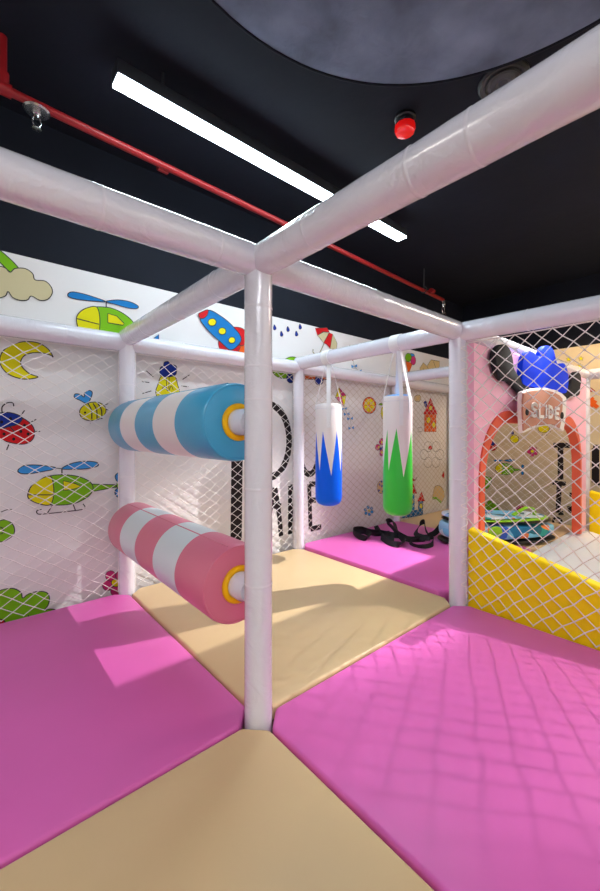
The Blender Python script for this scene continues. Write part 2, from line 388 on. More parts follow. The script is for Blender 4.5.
letter('letter', [[(309,484),(310.5,529)],[(309,484),(318,484)],[(310,500),(316,500)],[(310.5,529),(321,526.5)]], .042, 'black letter E')

# --- drawings on the right wall, seen through the arch
c = cr(475, 410, 9.23)
d = Draw('B'); d.ell('red', c((165,335))[0], 4.2, 4.5, 20); d.ell('navy', c((152,303))[0], 3.4, 2.6, 20)
for x, y in ((160,335),(180,325),(172,355)): d.ell('black', c((x,y))[0], .5, .5, line=False)
d.done('ladybird_drawing', wallB, 'small red and blue ladybird')
d = Draw('B'); d.fill('navy', c((320,200),(335,212),(350,192),(358,215),(345,228))); d.ell('yellow', c((365,267))[0], 4.4, 4, -10); d.done('bee_drawing', wallB, 'small yellow bee')
flower('B', wallB, 532.6, 451.3, 2, 3.6, 5, 'pink', 'small pink flower on the wall', .5)
d = Draw('B'); d.fill('blue', c((170,465),(200,455),(262,466),(200,478))); d.fill('blue', c((270,466),(330,453),(370,463),(330,478)))
d.fill('green', c((355,540),(440,548),(440,556),(355,562)), smooth=False); d.ell('blue', c((442,522))[0], 1.3, 1.9); d.ell('blue', c((440,582))[0], 1.3, 1.8)
d.fill('green', c((188,540),(210,505),(260,490),(320,500),(365,545),(350,580),(300,598),(240,590),(200,570))); d.fill('yellow', c((188,540),(210,505),(250,492),(248,590),(205,572))); d.fill('yellow', c((280,515),(325,535),(290,548)), smooth=False)
d.done('helicopter_drawing', wallB, 'small green and yellow helicopter')
d = Draw('B'); d.fill('green', c((50,640),(70,610),(110,615),(150,625),(155,660),(120,720),(60,725))); d.done('leaf_drawing', wallB, 'green rounded leaf')
c = cr(475, 480, 6.667)
d = Draw('B')
for x, y, r in ((100,158,3),(75,185,3.4),(135,175,3.4),(105,200,4),(140,205,3.4),(65,210,3)): d.ell('green', c((x,y))[0], r, r, lw=.003)
d.done('bush_drawing', wallB, 'green bush behind the colourful bag')
flower('B', wallB, 520, 510, 1.9, 3.3, 6, 'pink', 'small pink flower behind the colourful bag', .2)
c = cr(535, 420, 7.43)
d = Draw('B'); d.ell('yellow', c((65,62))[0], 5.6, 4.4)
for a in (((20,100),(30,90)),((50,120),(55,105)),((90,115),(85,102)),((115,90),(108,80))): d.stroke('line', c(*a), .006)
d.done('sun_drawing', wallB, 'yellow sun under the sign')
for nm, st, w in (('T', [[(135,187),(200,187),(260,190)],[(190,200),(190,445)]], .05), ('F', [[(130,465),(230,475)],[(180,480),(172,690)],[(172,690),(212,690)]], .045),
              ('O', [[(135,765),(140,735),(165,725),(195,740),(190,765),(165,775),(135,765)]], .02), ('I', [[(375,200),(375,460)]], .03), ('L', [[(432,205),(480,208)],[(450,210),(450,465)],[(440,465),(480,462)]], .06), ('V', [[(250,640),(265,680),(275,640)],[(270,540),(270,570)]], .03)):
    d = Draw('B')
    for s_ in st: d.stroke('black', c(*s_), w)
    d.done('letter', wallB, 'black brush lettering')
c = cr(535, 330, 8.91)
for x, y in ((300,262),(410,255),(405,318)):
    d = Draw('B'); d.fill('yellow', c(*[(x+(26 if k % 2 == 0 else 11)*math.sin(PI*k/5), y-(24 if k % 2 == 0 else 10)*math.cos(PI*k/5)) for k in range(10)]), smooth=False, lw=.003); d.done('star_drawing', wallB, None)
d = Draw('B'); d.fill('red', c((462,515),(500,515),(540,545),(462,555)), smooth=False)
for a in (((460,640),(520,600)),((470,610),(545,650)),((465,660),(520,680)),((480,630),(560,690))): d.stroke('orange', c(*a), .035)
d.done('crab_drawing', wallB, 'red and orange scribbled crab')

# ------------------------------------------------------------------ padded posts and beams
PR, BR, BZ = .0425, .048, 1.390
def wrap_prof(L, r, ends=.0):
    """gently uneven profile of a wrapped foam sleeve"""
    n = max(6, int(L/.05)); out = []
    for i in range(n+1):
        out.append((L*i/n, r*(1+random.uniform(-.008, .008))))
    return out
def padded(name, p0, p1, r, label, cat, group, bands=()):
    p0, p1 = Vector(p0), Vector(p1); L = (p1-p0).length; ax = (p1-p0)/L
    bm = bmesh.new(); lathe(bm, (0,0,0), ax, wrap_prof(L, r), 36)
    o = obj(name, bm, vinyl, smooth=True); o.location = p0; tag(o, label, cat, group)
    for t in bands:
        bm = bmesh.new(); lathe(bm, (0,0,0), ax, [(-.005, r*.99), (-.003, r*1.014), (.003, r*1.014), (.005, r*.99)], 36)
        b = obj('tape_band', bm, seamm, o, smooth=True); b.location = ax*t
    return o
G = 1.25; XE = 3.6
posts = {
 (0, 0): 'white padded post in the foreground where four mats meet',
 (0, G): 'white padded post at the far left ends of the striped rollers',
 (G, G): 'slim white padded post between the black lettering and the blue punch bag',
 (G, 0): 'white padded post between the green punch bag and the pink arch',
 (2*G, G): 'distant white padded post mostly hidden behind the green punch bag',
 (XE, G): 'distant white padded post by the room corner, beyond the green punch bag',
 (XE, 0): 'white padded post at the far right end of the pink arch'}
for (x, y), lb in posts.items():
    padded('padded_post', (x, y, -.052), (x, y, BZ-.015), PR, lb, 'post', 'white padded frame posts', (.35, .68, .95, 1.18) if (x, y) != (0, 0) else (.46, .75, 1.02, 1.12, 1.3))
BT = 'white padded frame beams'
def beam(a, b, lb, bands=(.3, .65, .95), dz=(0, 0)):
    padded('padded_beam', (a[0], a[1], BZ+dz[0]), (b[0], b[1], BZ+dz[1]), BR, lb, 'beam', BT, bands)
beam((-2.5, 0), (-.03, 0), 'white padded beam running to the left edge from the foreground post', (1.4, 1.75, 2.05, 2.35))
beam((.03, 0), (G-.02, 0), 'white padded beam from the foreground post to the post beside the pink arch', (.25, .6, .95))
beam((G+.02, 0), (XE, 0), 'white padded beam along the top of the pink arch', (.3, .9, 1.6, 2.1))
beam((0, -.03), (0, -2.0), 'large white padded beam rising overhead to the upper right corner', (.22, .52, .64, .9))
beam((0, .03), (0, G), 'white padded beam above the two striped rollers', (.2, .55, .9, 1.1))
beam((G, .03), (G, G), 'white padded beam the two punch bags hang from', (.25, .6, .95))
beam((G, -.03), (G, -1.9), 'white padded beam above the large net at the right', (.3, .6, 1.0), (-.008, -.045))
beam((-2.5, G), (-.02, G), 'white padded beam crossing in front of the moon drawing at left', (1.3, 1.8, 2.2), (-.03, -.03))
beam((.02, G), (G-.02, G), 'white padded beam behind the blue roller, below the rocket drawing', (.3, .6, .9), (-.03, -.03))
beam((G+.02, G), (2*G-.02, G), 'far white padded beam behind the two punch bags', (.3, .7), (-.03, -.03))
beam((2*G+.02, G), (XE, G), 'farthest white padded beam, below the tan blocks drawing', (.5,), (-.03, -.03))
beam((2*G, .03), (2*G, G-.03), 'white padded beam crossing behind the green punch bag straps', (.4, .8))
beam((XE, .03), (XE, G-.03), 'farthest cross beam along the right wall', (.5,))
beam((XE, -.03), (XE, -1.9), 'white padded beam at the right edge beyond the black horns', (.5,))

# ------------------------------------------------------------------ mats
def mat_pad(x0, x1, y0, y1, m, lb, z0=-.05, z1=0.0, ch=.060):
    g = .004; x0 += g; x1 -= g; y0 += g; y1 -= g
    out = [(x0+ch,y0),(x1-ch,y0),(x1,y0+ch),(x1,y1-ch),(x1-ch,y1),(x0+ch,y1),(x0,y1-ch),(x0,y0+ch)]
    bm = bmesh.new(); prism(bm, [(x, y, z0) for x, y in out], (0, 0, z1-z0))
    bmesh.ops.dissolve_limit(bm, angle_limit=.01, verts=bm.verts[:], edges=bm.edges[:])
    o = obj('floor_mat', bm, m, bevel=.012, bseg=4); tag(o, lb, 'mat', 'padded floor mats'); return o
mat_pad(-G, 0, 0, G, pinkm, 'magenta floor mat at the left below the rollers')
mat_pad(-G, 0, -G, 0, beigem, 'beige floor mat nearest the camera')
mat_pad(0, G, -G, 0, pinkm, 'large magenta floor mat at the right beside the yellow slide wall')
mat_pad(0, G, 0, G, beigem, 'beige floor mat in the middle behind the foreground post')
mat_pad(G, 2*G, .045, G, pinkm, 'magenta floor mat the black straps lie on', z1=.02)
mat_pad(2*G, XE, .045, G, beigem, 'farthest beige floor mat below the castle drawing', z1=.01)

# ------------------------------------------------------------------ nets
def net(origin, du, W, H, lb, m=rope, cell=.075, ch=.073, r=.0023, knots=True, jitter=.004, lace=(), out=None, z0=.0):
    origin = Vector(origin); du = Vector(du); bm = bmesh.new(); nx = round(W/cell)*2; nz = round(H/ch)*2
    cu, cz = W/nx, H/nz; J = {}
    nrm = du.cross(Vector((0, 0, 1)))
    def pt(i, k):
        if (i, k) not in J:
            e = 0 if i in (0, nx) or k in (0, nz) else jitter
            sag = .008*math.sin(PI*i/nx)*math.sin(PI*k/nz)
            J[(i, k)] = origin + du*(i*cu+random.uniform(-e, e)) + Vector((0, 0, k*cz+random.uniform(-e, e))) + nrm*(sag+random.uniform(-e, e)*.5)
        return J[(i, k)]
    for i in range(nx):
        for k in range(nz):
            a, b = ((i, k), (i+1, k+1)) if (i+k) % 2 == 0 else ((i, k+1), (i+1, k))
            tube(bm, [pt(*a), pt(*b)], r, 5, cap=False)
    if knots:
        for (i, k), p in J.items():
            bmesh.ops.create_icosphere(bm, subdivisions=1, radius=r*2.0, matrix=Matrix.Translation(p))
    root = obj('safety_net', bm, m, smooth=True); tag(root, lb, 'net')
    # border rope and lacing loops round the beam and posts
    bm = bmesh.new(); e = [origin, origin+du*W, origin+du*W+Vector((0,0,H)), origin+Vector((0,0,H)), origin]
    tube(bm, [e[1], e[2]], r, 6); tube(bm, [e[2], e[3]], r*1.3, 6); tube(bm, [e[3], e[4]], r*1.3, 6)
    obj('border_rope', bm, m, root, smooth=True)
    for (px, py, za, zb) in lace:
        bm = bmesh.new(); n = 16*int((zb-za)/.055); pts = []
        for k in range(n+1):
            t = -PI/2+.75*math.sin(2*PI*k/16); pts.append((px+(PR+.004)*math.cos(t), py+(PR+.004)*math.sin(t), za+(zb-za)*k/n))
        tube(bm, pts, .0022, 5); obj('lacing_cord', bm, m, root, smooth=True)
    return root
TOPN = BZ-BR-.005
net((G, -.045, .005), (0,-1,0), 1.9, TOPN-.022, 'large white diamond net at the right in front of the yellow slide wall', lace=((G, 0, .06, TOPN-.03),))
A_ = [(-2.5, -.045, 'white net at left in front of the moon and ladybird drawings'), (.045, G-.045, 'white net behind the rollers in front of the black lettering'),
      (G+.045, 2*G-.045, 'white net behind the blue and green punch bags'), (2*G+.045, XE-.045, 'farthest white net in front of the red roofed house drawing')]
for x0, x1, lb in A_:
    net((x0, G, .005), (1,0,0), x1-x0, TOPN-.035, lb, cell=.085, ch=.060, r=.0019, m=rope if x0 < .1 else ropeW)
net((XE, .045, .015), (0,1,0), G-.09, TOPN-.015, 'distant net seen through the pink arch in front of the right wall', cell=.09, ch=.075, r=.0013, m=rope)

# ------------------------------------------------------------------ rollers
def roller(zc, name, lb, cols, facecol, label2):
    y0, y1, R = .115, 1.14, .130
    root = empty(name, (0, y0, zc)); tag(root, lb, 'roller', 'striped rollers on the frame')
    bm = bmesh.new(); prof = []; n = 5; L = (y1-y0)
    prof += [(0, .05, 0), (0, R-.014, 0), (.004, R-.005, 0), (.014, R, 0)]
    for i in range(1, n): prof.append((L*i/n, R*1.0, i % 2))
    prof[-1] = (L*4/5, R, 0)
    prof = prof[:4] + [(L*i/5, R, i % 2) for i in range(1, 5)] + [(L-.014, R, 0), (L-.004, R-.005, 0), (L, R-.014, 0), (L, .05, 0)]
    prof[4-1] = (.014, R, 0)
    lathe(bm, (0,0,0), (0,1,0), prof, 64, capends=False)
    obj('padded_sleeve', bm, cols, root, smooth=True)
    bm = bmesh.new(); torus(bm, (0,.001,0), (0,1,0), R-.006, .0035, 64, 6)
    th = PI/2+.25; tube(bm, [(R*math.cos(th), .01, R*math.sin(th)), (R*math.cos(th), L-.01, R*math.sin(th))], .0022, 6)
    obj('edge_seam', bm, cols[0], root, smooth=True)
    for yy in (-.004, L+.004):
        bm = bmesh.new(); torus(bm, (0,yy,0), (0,1,0), .052, .010, 48, 12)
        obj('yellow_ring', bm, ringy, root, smooth=True)
    bm = bmesh.new(); lathe(bm, (0,0,0), (0,1,0), [(-.073, .036), (-.06, .036), (-.045, .043), (.02, .043), (L-.02, .043), (L+.03, .043), (L+.045, .036), (L+.068, .036)], 32)
    obj('axle', bm, vinyl, root, smooth=True, label='white padded axle')
    return root
rb = mat('roller_blue', (66, 168, 214), .35, bump=.25, bscale=7, coat=.2, dist=.6); rw = mat('roller_white', (238, 232, 232), .4, bump=.2, bscale=7)
rp = mat('roller_pink', (226, 120, 148), .38, bump=.25, bscale=7, coat=.2, dist=.6); rlb = mat('roller_pale', (222, 232, 238), .4, bump=.2, bscale=7)
roller(.903, 'padded_roller', 'blue and white striped padded roller, the upper of the two', [rb, rw], rb, '')
roller(.371, 'padded_roller', 'pink and white striped padded roller, the lower of the two', [rp, rlb], rp, '')

# ------------------------------------------------------------------ punch bags
def punch_bag(y, zb, zt, R, keys, col, topm, lb, wide):
    x = G; root = empty('punch_bag', (x, y, zb)); tag(root, lb, 'punching bag', 'hanging punch bags')
    base = math.atan2(CAM.y-y, CAM.x-x)                  # direction of the side first seen on entering
    H = zt-zb; seg = 96; ks = sorted(keys); bm = bmesh.new()
    def h(t):                                            # jagged colour edge, piecewise linear in the angle
        t = (t+180) % 360-180
        kk = [(ks[-1][0]-360, ks[-1][1])]+ks+[(ks[0][0]+360, ks[0][1])]
        for (a0, h0), (a1, h1) in zip(kk, kk[1:]):
            if a0 <= t <= a1: return h0+(h1-h0)*(t-a0)/(a1-a0)
        return ks[0][1]
    angs = sorted(set([round(-180+360*k/seg, 3) for k in range(seg)]+[round(a, 3) for a, _ in ks]))
    col_rings = []
    for a in angs:
        t = base + math.radians(a); ca, sa = math.cos(t), math.sin(t); hh = h(a)-zb
        pr = [(0.0, R*.55), (.012, R*.82), (.03, R*.95), (.055, R)]
        pr += [(.055+(hh-.055)*j/3, R*(1+.012*math.sin(a*.13+j*1.7))) for j in (1, 2)]+[(hh, R)]
        pr += [(hh+(H-.02-hh)*j/2, R*(1+(.01*math.sin(a*.11+j) if j < 2 else 0))) for j in (1, 2)]
        pr += [(H-.006, R*.97), (H, R*.93)]
        col_rings.append([bm.verts.new((r*ca, r*sa, z)) for z, r in pr])
    n = len(angs)
    for i in range(n):
        A, B = col_rings[i], col_rings[(i+1) % n]
        for j in range(len(A)-1):
            bm.faces.new((A[j], B[j], B[j+1], A[j+1])).material_index = 0 if j < 6 else 1
    bm.faces.new([r[0] for r in col_rings]).material_index = 0
    obj('bag_cover', bm, [col, rw], root, smooth=True)
    bm = bmesh.new(); lathe(bm, (0,0,H-.012), (0,0,1), [(0, R*.9), (.012, R*.93), (.02, R*.7), (.024, R*.2)], 40); obj('bag_top', bm, topm, root, smooth=True)
    bm = bmesh.new(); torus(bm, (0,0,H-.03), (0,0,1), R+.0005, .0016, 60, 6); obj('top_seam', bm, seamm, root, smooth=True)
    # webbing straps up to the beam
    zbm = BZ-BR-zb
    for a, w, down in wide:
        t = base+math.radians(a); out = Vector((math.cos(t), math.sin(t), 0)); side = Vector((-math.sin(t), math.cos(t), 0))
        path = [out*(R+.003)+Vector((0,0,H-down)), out*(R+.003)+Vector((0,0,H-.02)), out*(R*.97)+Vector((0,0,H+.01)), out*.03+Vector((0,0,zbm-.03)), out*.02+Vector((0,0,zbm+.004))]
        bm = bmesh.new(); ribbon(bm, path, [side]*len(path), w, .003); obj('hanging_strap', bm, whitestrap, root)
    bm = bmesh.new(); lathe(bm, (0,0,BZ-zb), (0,1,0), [(-.03, BR*1.02), (-.03, BR*1.07), (.03, BR*1.07), (.03, BR*1.02)], 36); obj('beam_loop', bm, whitestrap, root, smooth=True)
    return root
def ribbon(bm, path, sides, w, t):
    rings = []; n = len(path)
    for i, p in enumerate(path):
        p = Vector(p); d = (Vector(path[min(i+1, n-1)])-Vector(path[max(i-1, 0)])).normalized(); s = Vector(sides[i]); s = (s-d*s.dot(d)).normalized(); u = s.cross(d).normalized()
        rings.append([bm.verts.new(p+s*a*w/2+u*b*t/2) for a, b in ((-1,-1),(1,-1),(1,1),(-1,1))])
    for a, b in zip(rings, rings[1:]):
        for k in range(4): bm.faces.new((a[k], a[(k+1) % 4], b[(k+1) % 4], b[k]))
    bm.faces.new(rings[0]); bm.faces.new(rings[-1][::-1])
blv = mat('bag_blue', (0, 98, 245), .45, .15, bump=.3, bscale=9, coat=.1, dist=1)
grv = mat('bag_green', (46, 205, 62), .35, bump=.3, bscale=9, coat=.3, dist=1)
topb = mat('bag_top_blue', (60, 150, 225), .5)
punch_bag(.93, .365, 1.06, .092, [(-165,.88),(-140,.6),(-110,.87),(-88,.6),(-67,.876),(-41,.61),(-25,.876),(11,.576),(37,.88),(62,.6),(85,.87),(112,.6),(140,.88),(168,.6)], blv, rw,
          'blue and white hanging punch bag, left of the pair', [(0,.028,.16),(-75,.008,.03),(75,.008,.03),(180,.02,.03)])
punch_bag(.365, .385, 1.078, .084, [(-165,.88),(-140,.62),(-110,.87),(-75,.64),(-42,.885),(-36,.65),(-4,.892),(23,.615),(64,.878),(90,.6),(118,.88),(150,.6)], grv, topb,
          'green and white hanging punch bag, right of the pair', [(14,.022,.17),(52,.024,.10),(-70,.010,.04),(180,.02,.03),(118,.016,.05)])

# ------------------------------------------------------------------ pink arch
def arch_outline(x0, x1, zt, r, z0=0., n=12, y=0):
    pts = [(x0, z0)]
    for k in range(n+1):
        t = PI-PI/2*k/n; pts.append((x0+r+r*math.cos(t), zt-r+r*math.sin(t)))
    for k in range(n+1):
        t = PI/2-PI/2*k/n; pts.append((x1-r+r*math.cos(t), zt-r+r*math.sin(t)))
    pts.append((x1, z0)); return pts
YF, YB = -.052, -.004
AX0, AX1, AZT = 1.425, 3.215, .925
def band(bm, inner, outer, ya, yb, mi=0):
    n = len(inner); V = [[bm.verts.new((p[0], y, p[1])) for p in L] for L in (inner, outer) for y in (ya, yb)]
    iA, iB, oA, oB = V
    for k in range(n-1):
        bm.faces.new((iA[k], iA[k+1], oA[k+1], oA[k])); bm.faces.new((iB[k+1], iB[k], oB[k], oB[k+1]))
        bm.faces.new((iA[k+1], iA[k], iB[k], iB[k+1])); bm.faces.new((oA[k], oA[k+1], oB[k+1], oB[k]))
    bm.faces.new((iA[0], oA[0], oB[0], iB[0])); bm.faces.new((iA[-1], iB[-1], oB[-1], oA[-1]))
arch = empty('entrance_arch', (2.4, 0, 0)); tag(arch, 'pink arched entrance panel with coral trim above the slide', 'arch')
inn = arch_outline(AX0, AX1, AZT, .33); mid = arch_outline(AX0-.055, AX1+.035, AZT+.07, .38)
n = len(inn)
PX0, PX1, PZ = 1.32, 3.42, TOPN-.005
outer = [(PX0, 0)]
for k in range(1, n-1):
    a, b = mid[k]; cx, cz = (AX0+AX1)/2, .45
    dx, dz = a-cx, b-cz; s = min(abs((PX1-cx if dx > 0 else PX0-cx)/dx) if abs(dx) > 1e-6 else 9, (PZ-cz)/dz if dz > 1e-6 else 9)
    outer.append((cx+dx*s, cz+dz*s))
outer.append((PX1, 0))
# make sure the two upper corners are square
for tgt in ((PX0, PZ), (PX1, PZ)):
    k = min(range(1, n-1), key=lambda i: (outer[i][0]-tgt[0])**2+(outer[i][1]-tgt[1])**2); outer[k] = tgt
sh = lambda L: [(x, z+.022) for x, z in L]
bm = bmesh.new(); band(bm, sh(mid)[:1]+mid[1:-1]+sh(mid)[-1:], sh(outer)[:1]+outer[1:-1]+sh(outer)[-1:], YF, YB); bmesh.ops.translate(bm, vec=(-2.4,0,0), verts=bm.verts)
obj('panel', bm, pinkp, arch)
bm = bmesh.new(); band(bm, sh(inn)[:1]+inn[1:-1]+sh(inn)[-1:], sh(mid)[:1]+[(x, z) for x, z in mid[1:-1]]+sh(mid)[-1:], YF-.010, YB+.004); bmesh.ops.translate(bm, vec=(-2.4,0,0), verts=bm.verts)
obj('coral_trim', bm, coral, arch, smooth=True)
def cutout(name, px, yback, thick, m, parent, smooth=True, label=None, bevel=.012, n=5):
    pts = [tuple(p) for p in crom(px, True, n)] if smooth else px
    bm = bmesh.new(); P = [onY(p[0], p[1], yback+thick/2) for p in pts]
    P = [Vector((p.x-2.4, yback, p.z)) for p in P]
    prism(bm, P, (0, thick, 0)); bmesh.ops.dissolve_limit(bm, angle_limit=.01, verts=bm.verts[:], edges=bm.edges[:])
    return obj(name, bm, m, parent, bevel=bevel, bseg=4, label=label)
c = cr(480, 335, 5)
cutout('horn', c((60,110),(68,72),(90,50),(118,50),(140,78),(152,125),(158,168),(190,215),(232,262),(222,305),(205,300),(168,265),(135,235),(100,228),(75,190)), -.095, .035, hornm, arch, label='black left horn')
cutout('horn', c((472,183),(490,195),(496,230),(490,262),(487,298),(470,308),(452,300),(430,318),(405,330),(398,300),(440,262),(455,205)), -.095, .035, hornm, arch, label='black right horn')
cutout('crest', c((198,215),(203,130),(225,86),(255,90),(282,115),(300,72),(325,55),(355,78),(376,148),(405,142),(422,170),(431,230),(422,285),(395,290),(340,275),(270,262),(212,250)), -.10, .03, crestm, arch, label='blue tuft of hair')
q = cr(440, 300, 3.75)
sign_o = q((300,345),(318,338),(350,331),(388,329),(425,337),(450,350),(466,366),(466,400),(462,450),(455,494),(440,482),(415,473),(388,471),(355,478),(325,490),(303,500),(300,450),(298,400))
sgn = cutout('sign_border', sign_o, -.135, .03, mat('sign_white', (244, 240, 240), .4), arch, smooth=False, bevel=.008, label='white rimmed sign')
sign_i = q((311,350),(330,343),(355,339),(388,337),(422,345),(445,357),(457,370),(457,400),(453,450),(447,480),(437,474),(414,465),(388,463),(355,470),(325,482),(312,491),(310,450),(308,400))
cutout('sign_face', sign_i, -.141, .01, peach, sgn, smooth=False, bevel=.003)
for cc in ((326,420),(457,433)):
    cutout('nostril', q(*[(cc[0]+5.5*math.cos(t), cc[1]+13*math.sin(t)) for t in [2*PI*k/16 for k in range(16)]]), -.1445, .006, hornm, sgn, smooth=False, bevel=0)
LT = {'S': [[(366,396),(358,390),(349,394),(347,404),(355,411),(364,418),(364,430),(355,435),(345,430)]], 'L': [[(375,392),(375,437),(390,438)]],
      'I': [[(400,396),(400,439)]], 'D': [[(410,398),(410,440),(420,438),(426,422),(420,403),(410,398)]], 'E': [[(448,408),(435,405),(434,443),(447,445)],[(435,424),(445,426)]]}
for k, sts in LT.items():
    bm = bmesh.new()
    for st in sts:
        sm = (k in 'S')
        pp = [tuple(p) for p in crom(q(*st), False, 3)] if sm else q(*st)
        P = [onY(p[0], p[1], -.149)-Vector((2.4, 0, 0)) for p in pp]
        for a, b in zip(P, P[1:]):
            dd = (b-a).normalized(); s_ = dd.cross(Vector((0,1,0)))*.0095; a2, b2 = a-dd*.006, b+dd*.006
            prism(bm, [a2+s_, b2+s_, b2-s_, a2-s_], (0, .004, 0))
    obj('letter', bm, MATS['sign_white'], sgn, label='white letter '+k)

# ------------------------------------------------------------------ slide
SL = .255
sl = empty('slide', (2.4, 0, 0)); tag(sl, 'wide pale grey slide with yellow padded side walls below the arch', 'slide')
def side(x0, x1, nm, lb=None, zt=.385, ys=-.062):
    bm = bmesh.new(); Y1 = -1.6
    P = [(x0-2.4, ys, -.3), (x0-2.4, ys, zt), (x0-2.4, Y1, zt+SL*(Y1+.045)), (x0-2.4, Y1, -.6), (x0-2.4,ys,-.6)][:4]+[(x0-2.4, ys, -.6)]
    P = [P[1], P[2], P[3], P[4]]
    prism(bm, [Vector(p) for p in P], (x1-x0, 0, 0)); bmesh.ops.dissolve_limit(bm, angle_limit=.01, verts=bm.verts[:], edges=bm.edges[:])
    obj(nm, bm, yellow, sl, bevel=.012, bseg=4, label=lb)
side(1.258, 1.318, 'side_wall', 'near yellow padded side wall', ys=-.046); side(3.47, 3.545, 'side_wall', 'far yellow padded side wall', zt=.36)
bm = bmesh.new(); prism(bm, [Vector((1.319-2.4, y, z)) for y, z in ((.04, .004), (-.09, .004), (-2.2, -.005-SL*2.1), (-2.2, -.6), (-.09, -.049), (.04, -.049))], (3.465-1.319, 0, 0)); obj('slide_bed', bm, slidem, sl)

# ------------------------------------------------------------------ colourful bag with straps
bagm = bpy.data.materials.new('print_fabric'); bagm.use_nodes = True; nt = bagm.node_tree; b = nt.nodes['Principled BSDF']; b.inputs['Roughness'].default_value = .45
tc = nt.nodes.new('ShaderNodeTexCoord'); nz = nt.nodes.new('ShaderNodeTexNoise'); nz.inputs['Scale'].default_value = 4; mx = nt.nodes.new('ShaderNodeMixRGB'); mx.inputs[0].default_value = .12
vo = nt.nodes.new('ShaderNodeTexVoronoi'); vo.inputs['Scale'].default_value = 11
nt.links.new(tc.outputs['Object'], nz.inputs['Vector']); nt.links.new(tc.outputs['Object'], mx.inputs[1]); nt.links.new(nz.outputs['Color'], mx.inputs[2]); nt.links.new(mx.outputs[0], vo.inputs['Vector'])
sp = nt.nodes.new('ShaderNodeSeparateColor'); nt.links.new(vo.outputs['Color'], sp.inputs[0]); rp_ = nt.nodes.new('ShaderNodeValToRGB'); rp_.color_ramp.interpolation = 'CONSTANT'
els = rp_.color_ramp.elements; cs = [(0, (20,120,170)), (.14, (150,205,235)), (.34, (225,238,245)), (.52, (20,160,150)), (.62, (40,100,210)), (.7, (120,200,235)), (.86, (240,130,60)), (.92, (16,100,120))]
els[0].color = s2l(cs[0][1]); els[1].position = cs[1][0]; els[1].color = s2l(cs[1][1])
for p_, c_ in cs[2:]:
    e = els.new(p_); e.color = s2l(c_)
nt.links.new(sp.outputs[0], rp_.inputs[0]); nt.links.new(rp_.outputs[0], b.inputs['Base Color'])
pA = Vector((2.20, .60, .022)); pB = Vector((2.80, .00, .022)); mid_ = (pA+pB)/2
mid_ = Vector((2.53, .33, .022)); ang = math.radians(-30)
bag = empty('backpack', mid_); bag.rotation_euler = (0, 0, ang); tag(bag, 'colourful ocean printed bag with black straps lying in the arch opening', 'bag')
def pillow(L, W, z0, z1, e=2.6, seg=48, rows=10, shift=0):
    bm = bmesh.new(); R_ = []
    for j in range(rows+1):
        f = j/rows; z = z0+(z1-z0)*f; s = (1-abs(2*f-1)**3.2)**.5*.14+.86 if 0 < j < rows else .78
        R_.append([bm.verts.new((shift+L/2*s*math.copysign(abs(math.cos(t))**(2/e), math.cos(t)), W/2*s*math.copysign(abs(math.sin(t))**(2/e), math.sin(t)), z*(1-.28*(math.cos(t)*.5+.5)*f))) for t in [2*PI*k/seg for k in range(seg)]])
    for a, b_ in zip(R_, R_[1:]):
        for k in range(seg): bm.faces.new((a[k], a[(k+1) % seg], b_[(k+1) % seg], b_[k]))
    bm.faces.new(R_[0]); bm.faces.new(R_[-1]); return bm
obj('base_pad', pillow(.97, .38, .002, .035), blackplast, bag, smooth=True, label='black base')
obj('body', pillow(.95, .36, .035, .17), bagm, bag, smooth=True)
obj('zip_band', pillow(.91, .335, .172, .186), blackplast, bag, smooth=True, label='black zip')
obj('piping', pillow(.86, .32, .187, .191), mat('lime', (150, 215, 30), .4), bag, smooth=True, label='lime green piping')
obj('lid', pillow(.85, .315, .192, .235, shift=-.03), bagm, bag, smooth=True)
bm = bmesh.new(); hp = [(.10, -.06, .20), (.15,-.06,.225), (.22,-.06,.255), (.28,-.06,.24), (.30,-.06,.15)]; hp = [Vector(p) for p in hp]; hp = crom(hp, False, 5); ribbon(bm, hp, [(0,1,0)]*len(hp), .035, .008)
obj('handle', bm, MATS['lime'], bag, label='lime green handle')
for k, (x, y) in enumerate(((-.14, -.172),)):
    bm = bmesh.new(); bmesh.ops.create_uvsphere(bm, u_segments=20, v_segments=10, radius=1, matrix=Matrix.Translation((x, y, .105)) @ Matrix.Diagonal((.062, .012, .045, 1)))
    obj('leaf_patch', bm, MATS['lime'], bag, smooth=True, label='lime green leaf patch')
# webbing straps on the mat, points = (px, py, height)
def wstrap(pts, w=.034):
    w *= 1.25
    q4 = cr(340, 500, 4.615)
    P = []
    for x, y, z in pts:
        a = q4((x, y))[0]; P.append(onZ(a[0], a[1], .024+z))
    P = crom(P, False, 6)
    sides = []
    for i in range(len(P)):
        t = i/(len(P)-1)*PI*2.2; sides.append(Vector((.5*math.cos(t), .5*math.sin(t), .75+.3*math.sin(2*t))))
    bm = bmesh.new(); ribbon(bm, P, sides, w, .003)
    M = Matrix.Translation(mid_) @ Matrix.Rotation(ang, 4, 'Z'); bmesh.ops.transform(bm, matrix=M.inverted(), verts=bm.verts)
    return obj('strap', bm, webb, bag)
wstrap([(500,100,.10),(470,115,.08),(440,150,.03),(410,160,.02),(395,130,.06),(388,100,.10),(365,120,.06),(350,155,.02),(390,172,.02),(430,168,.02)])
wstrap([(430,180,.025),(425,205,.015),(385,215,.01),(340,208,.015),(325,190,.02),(365,180,.02),(415,178,.03)], .026)
wstrap([(390,178,.02),(330,182,.015),(295,172,.03),(262,140,.06),(245,97,.09),(215,100,.08),(240,125,.05),(275,165,.03),(295,192,.015),(270,205,.02),(225,195,.015),(190,170,.02)], .036)
wstrap([(285,165,.02),(235,160,.03),(195,152,.02),(150,145,.015),(100,133,.03),(62,138,.035),(75,160,.02),(120,178,.015),(138,160,.02),(120,148,.03)], .036)
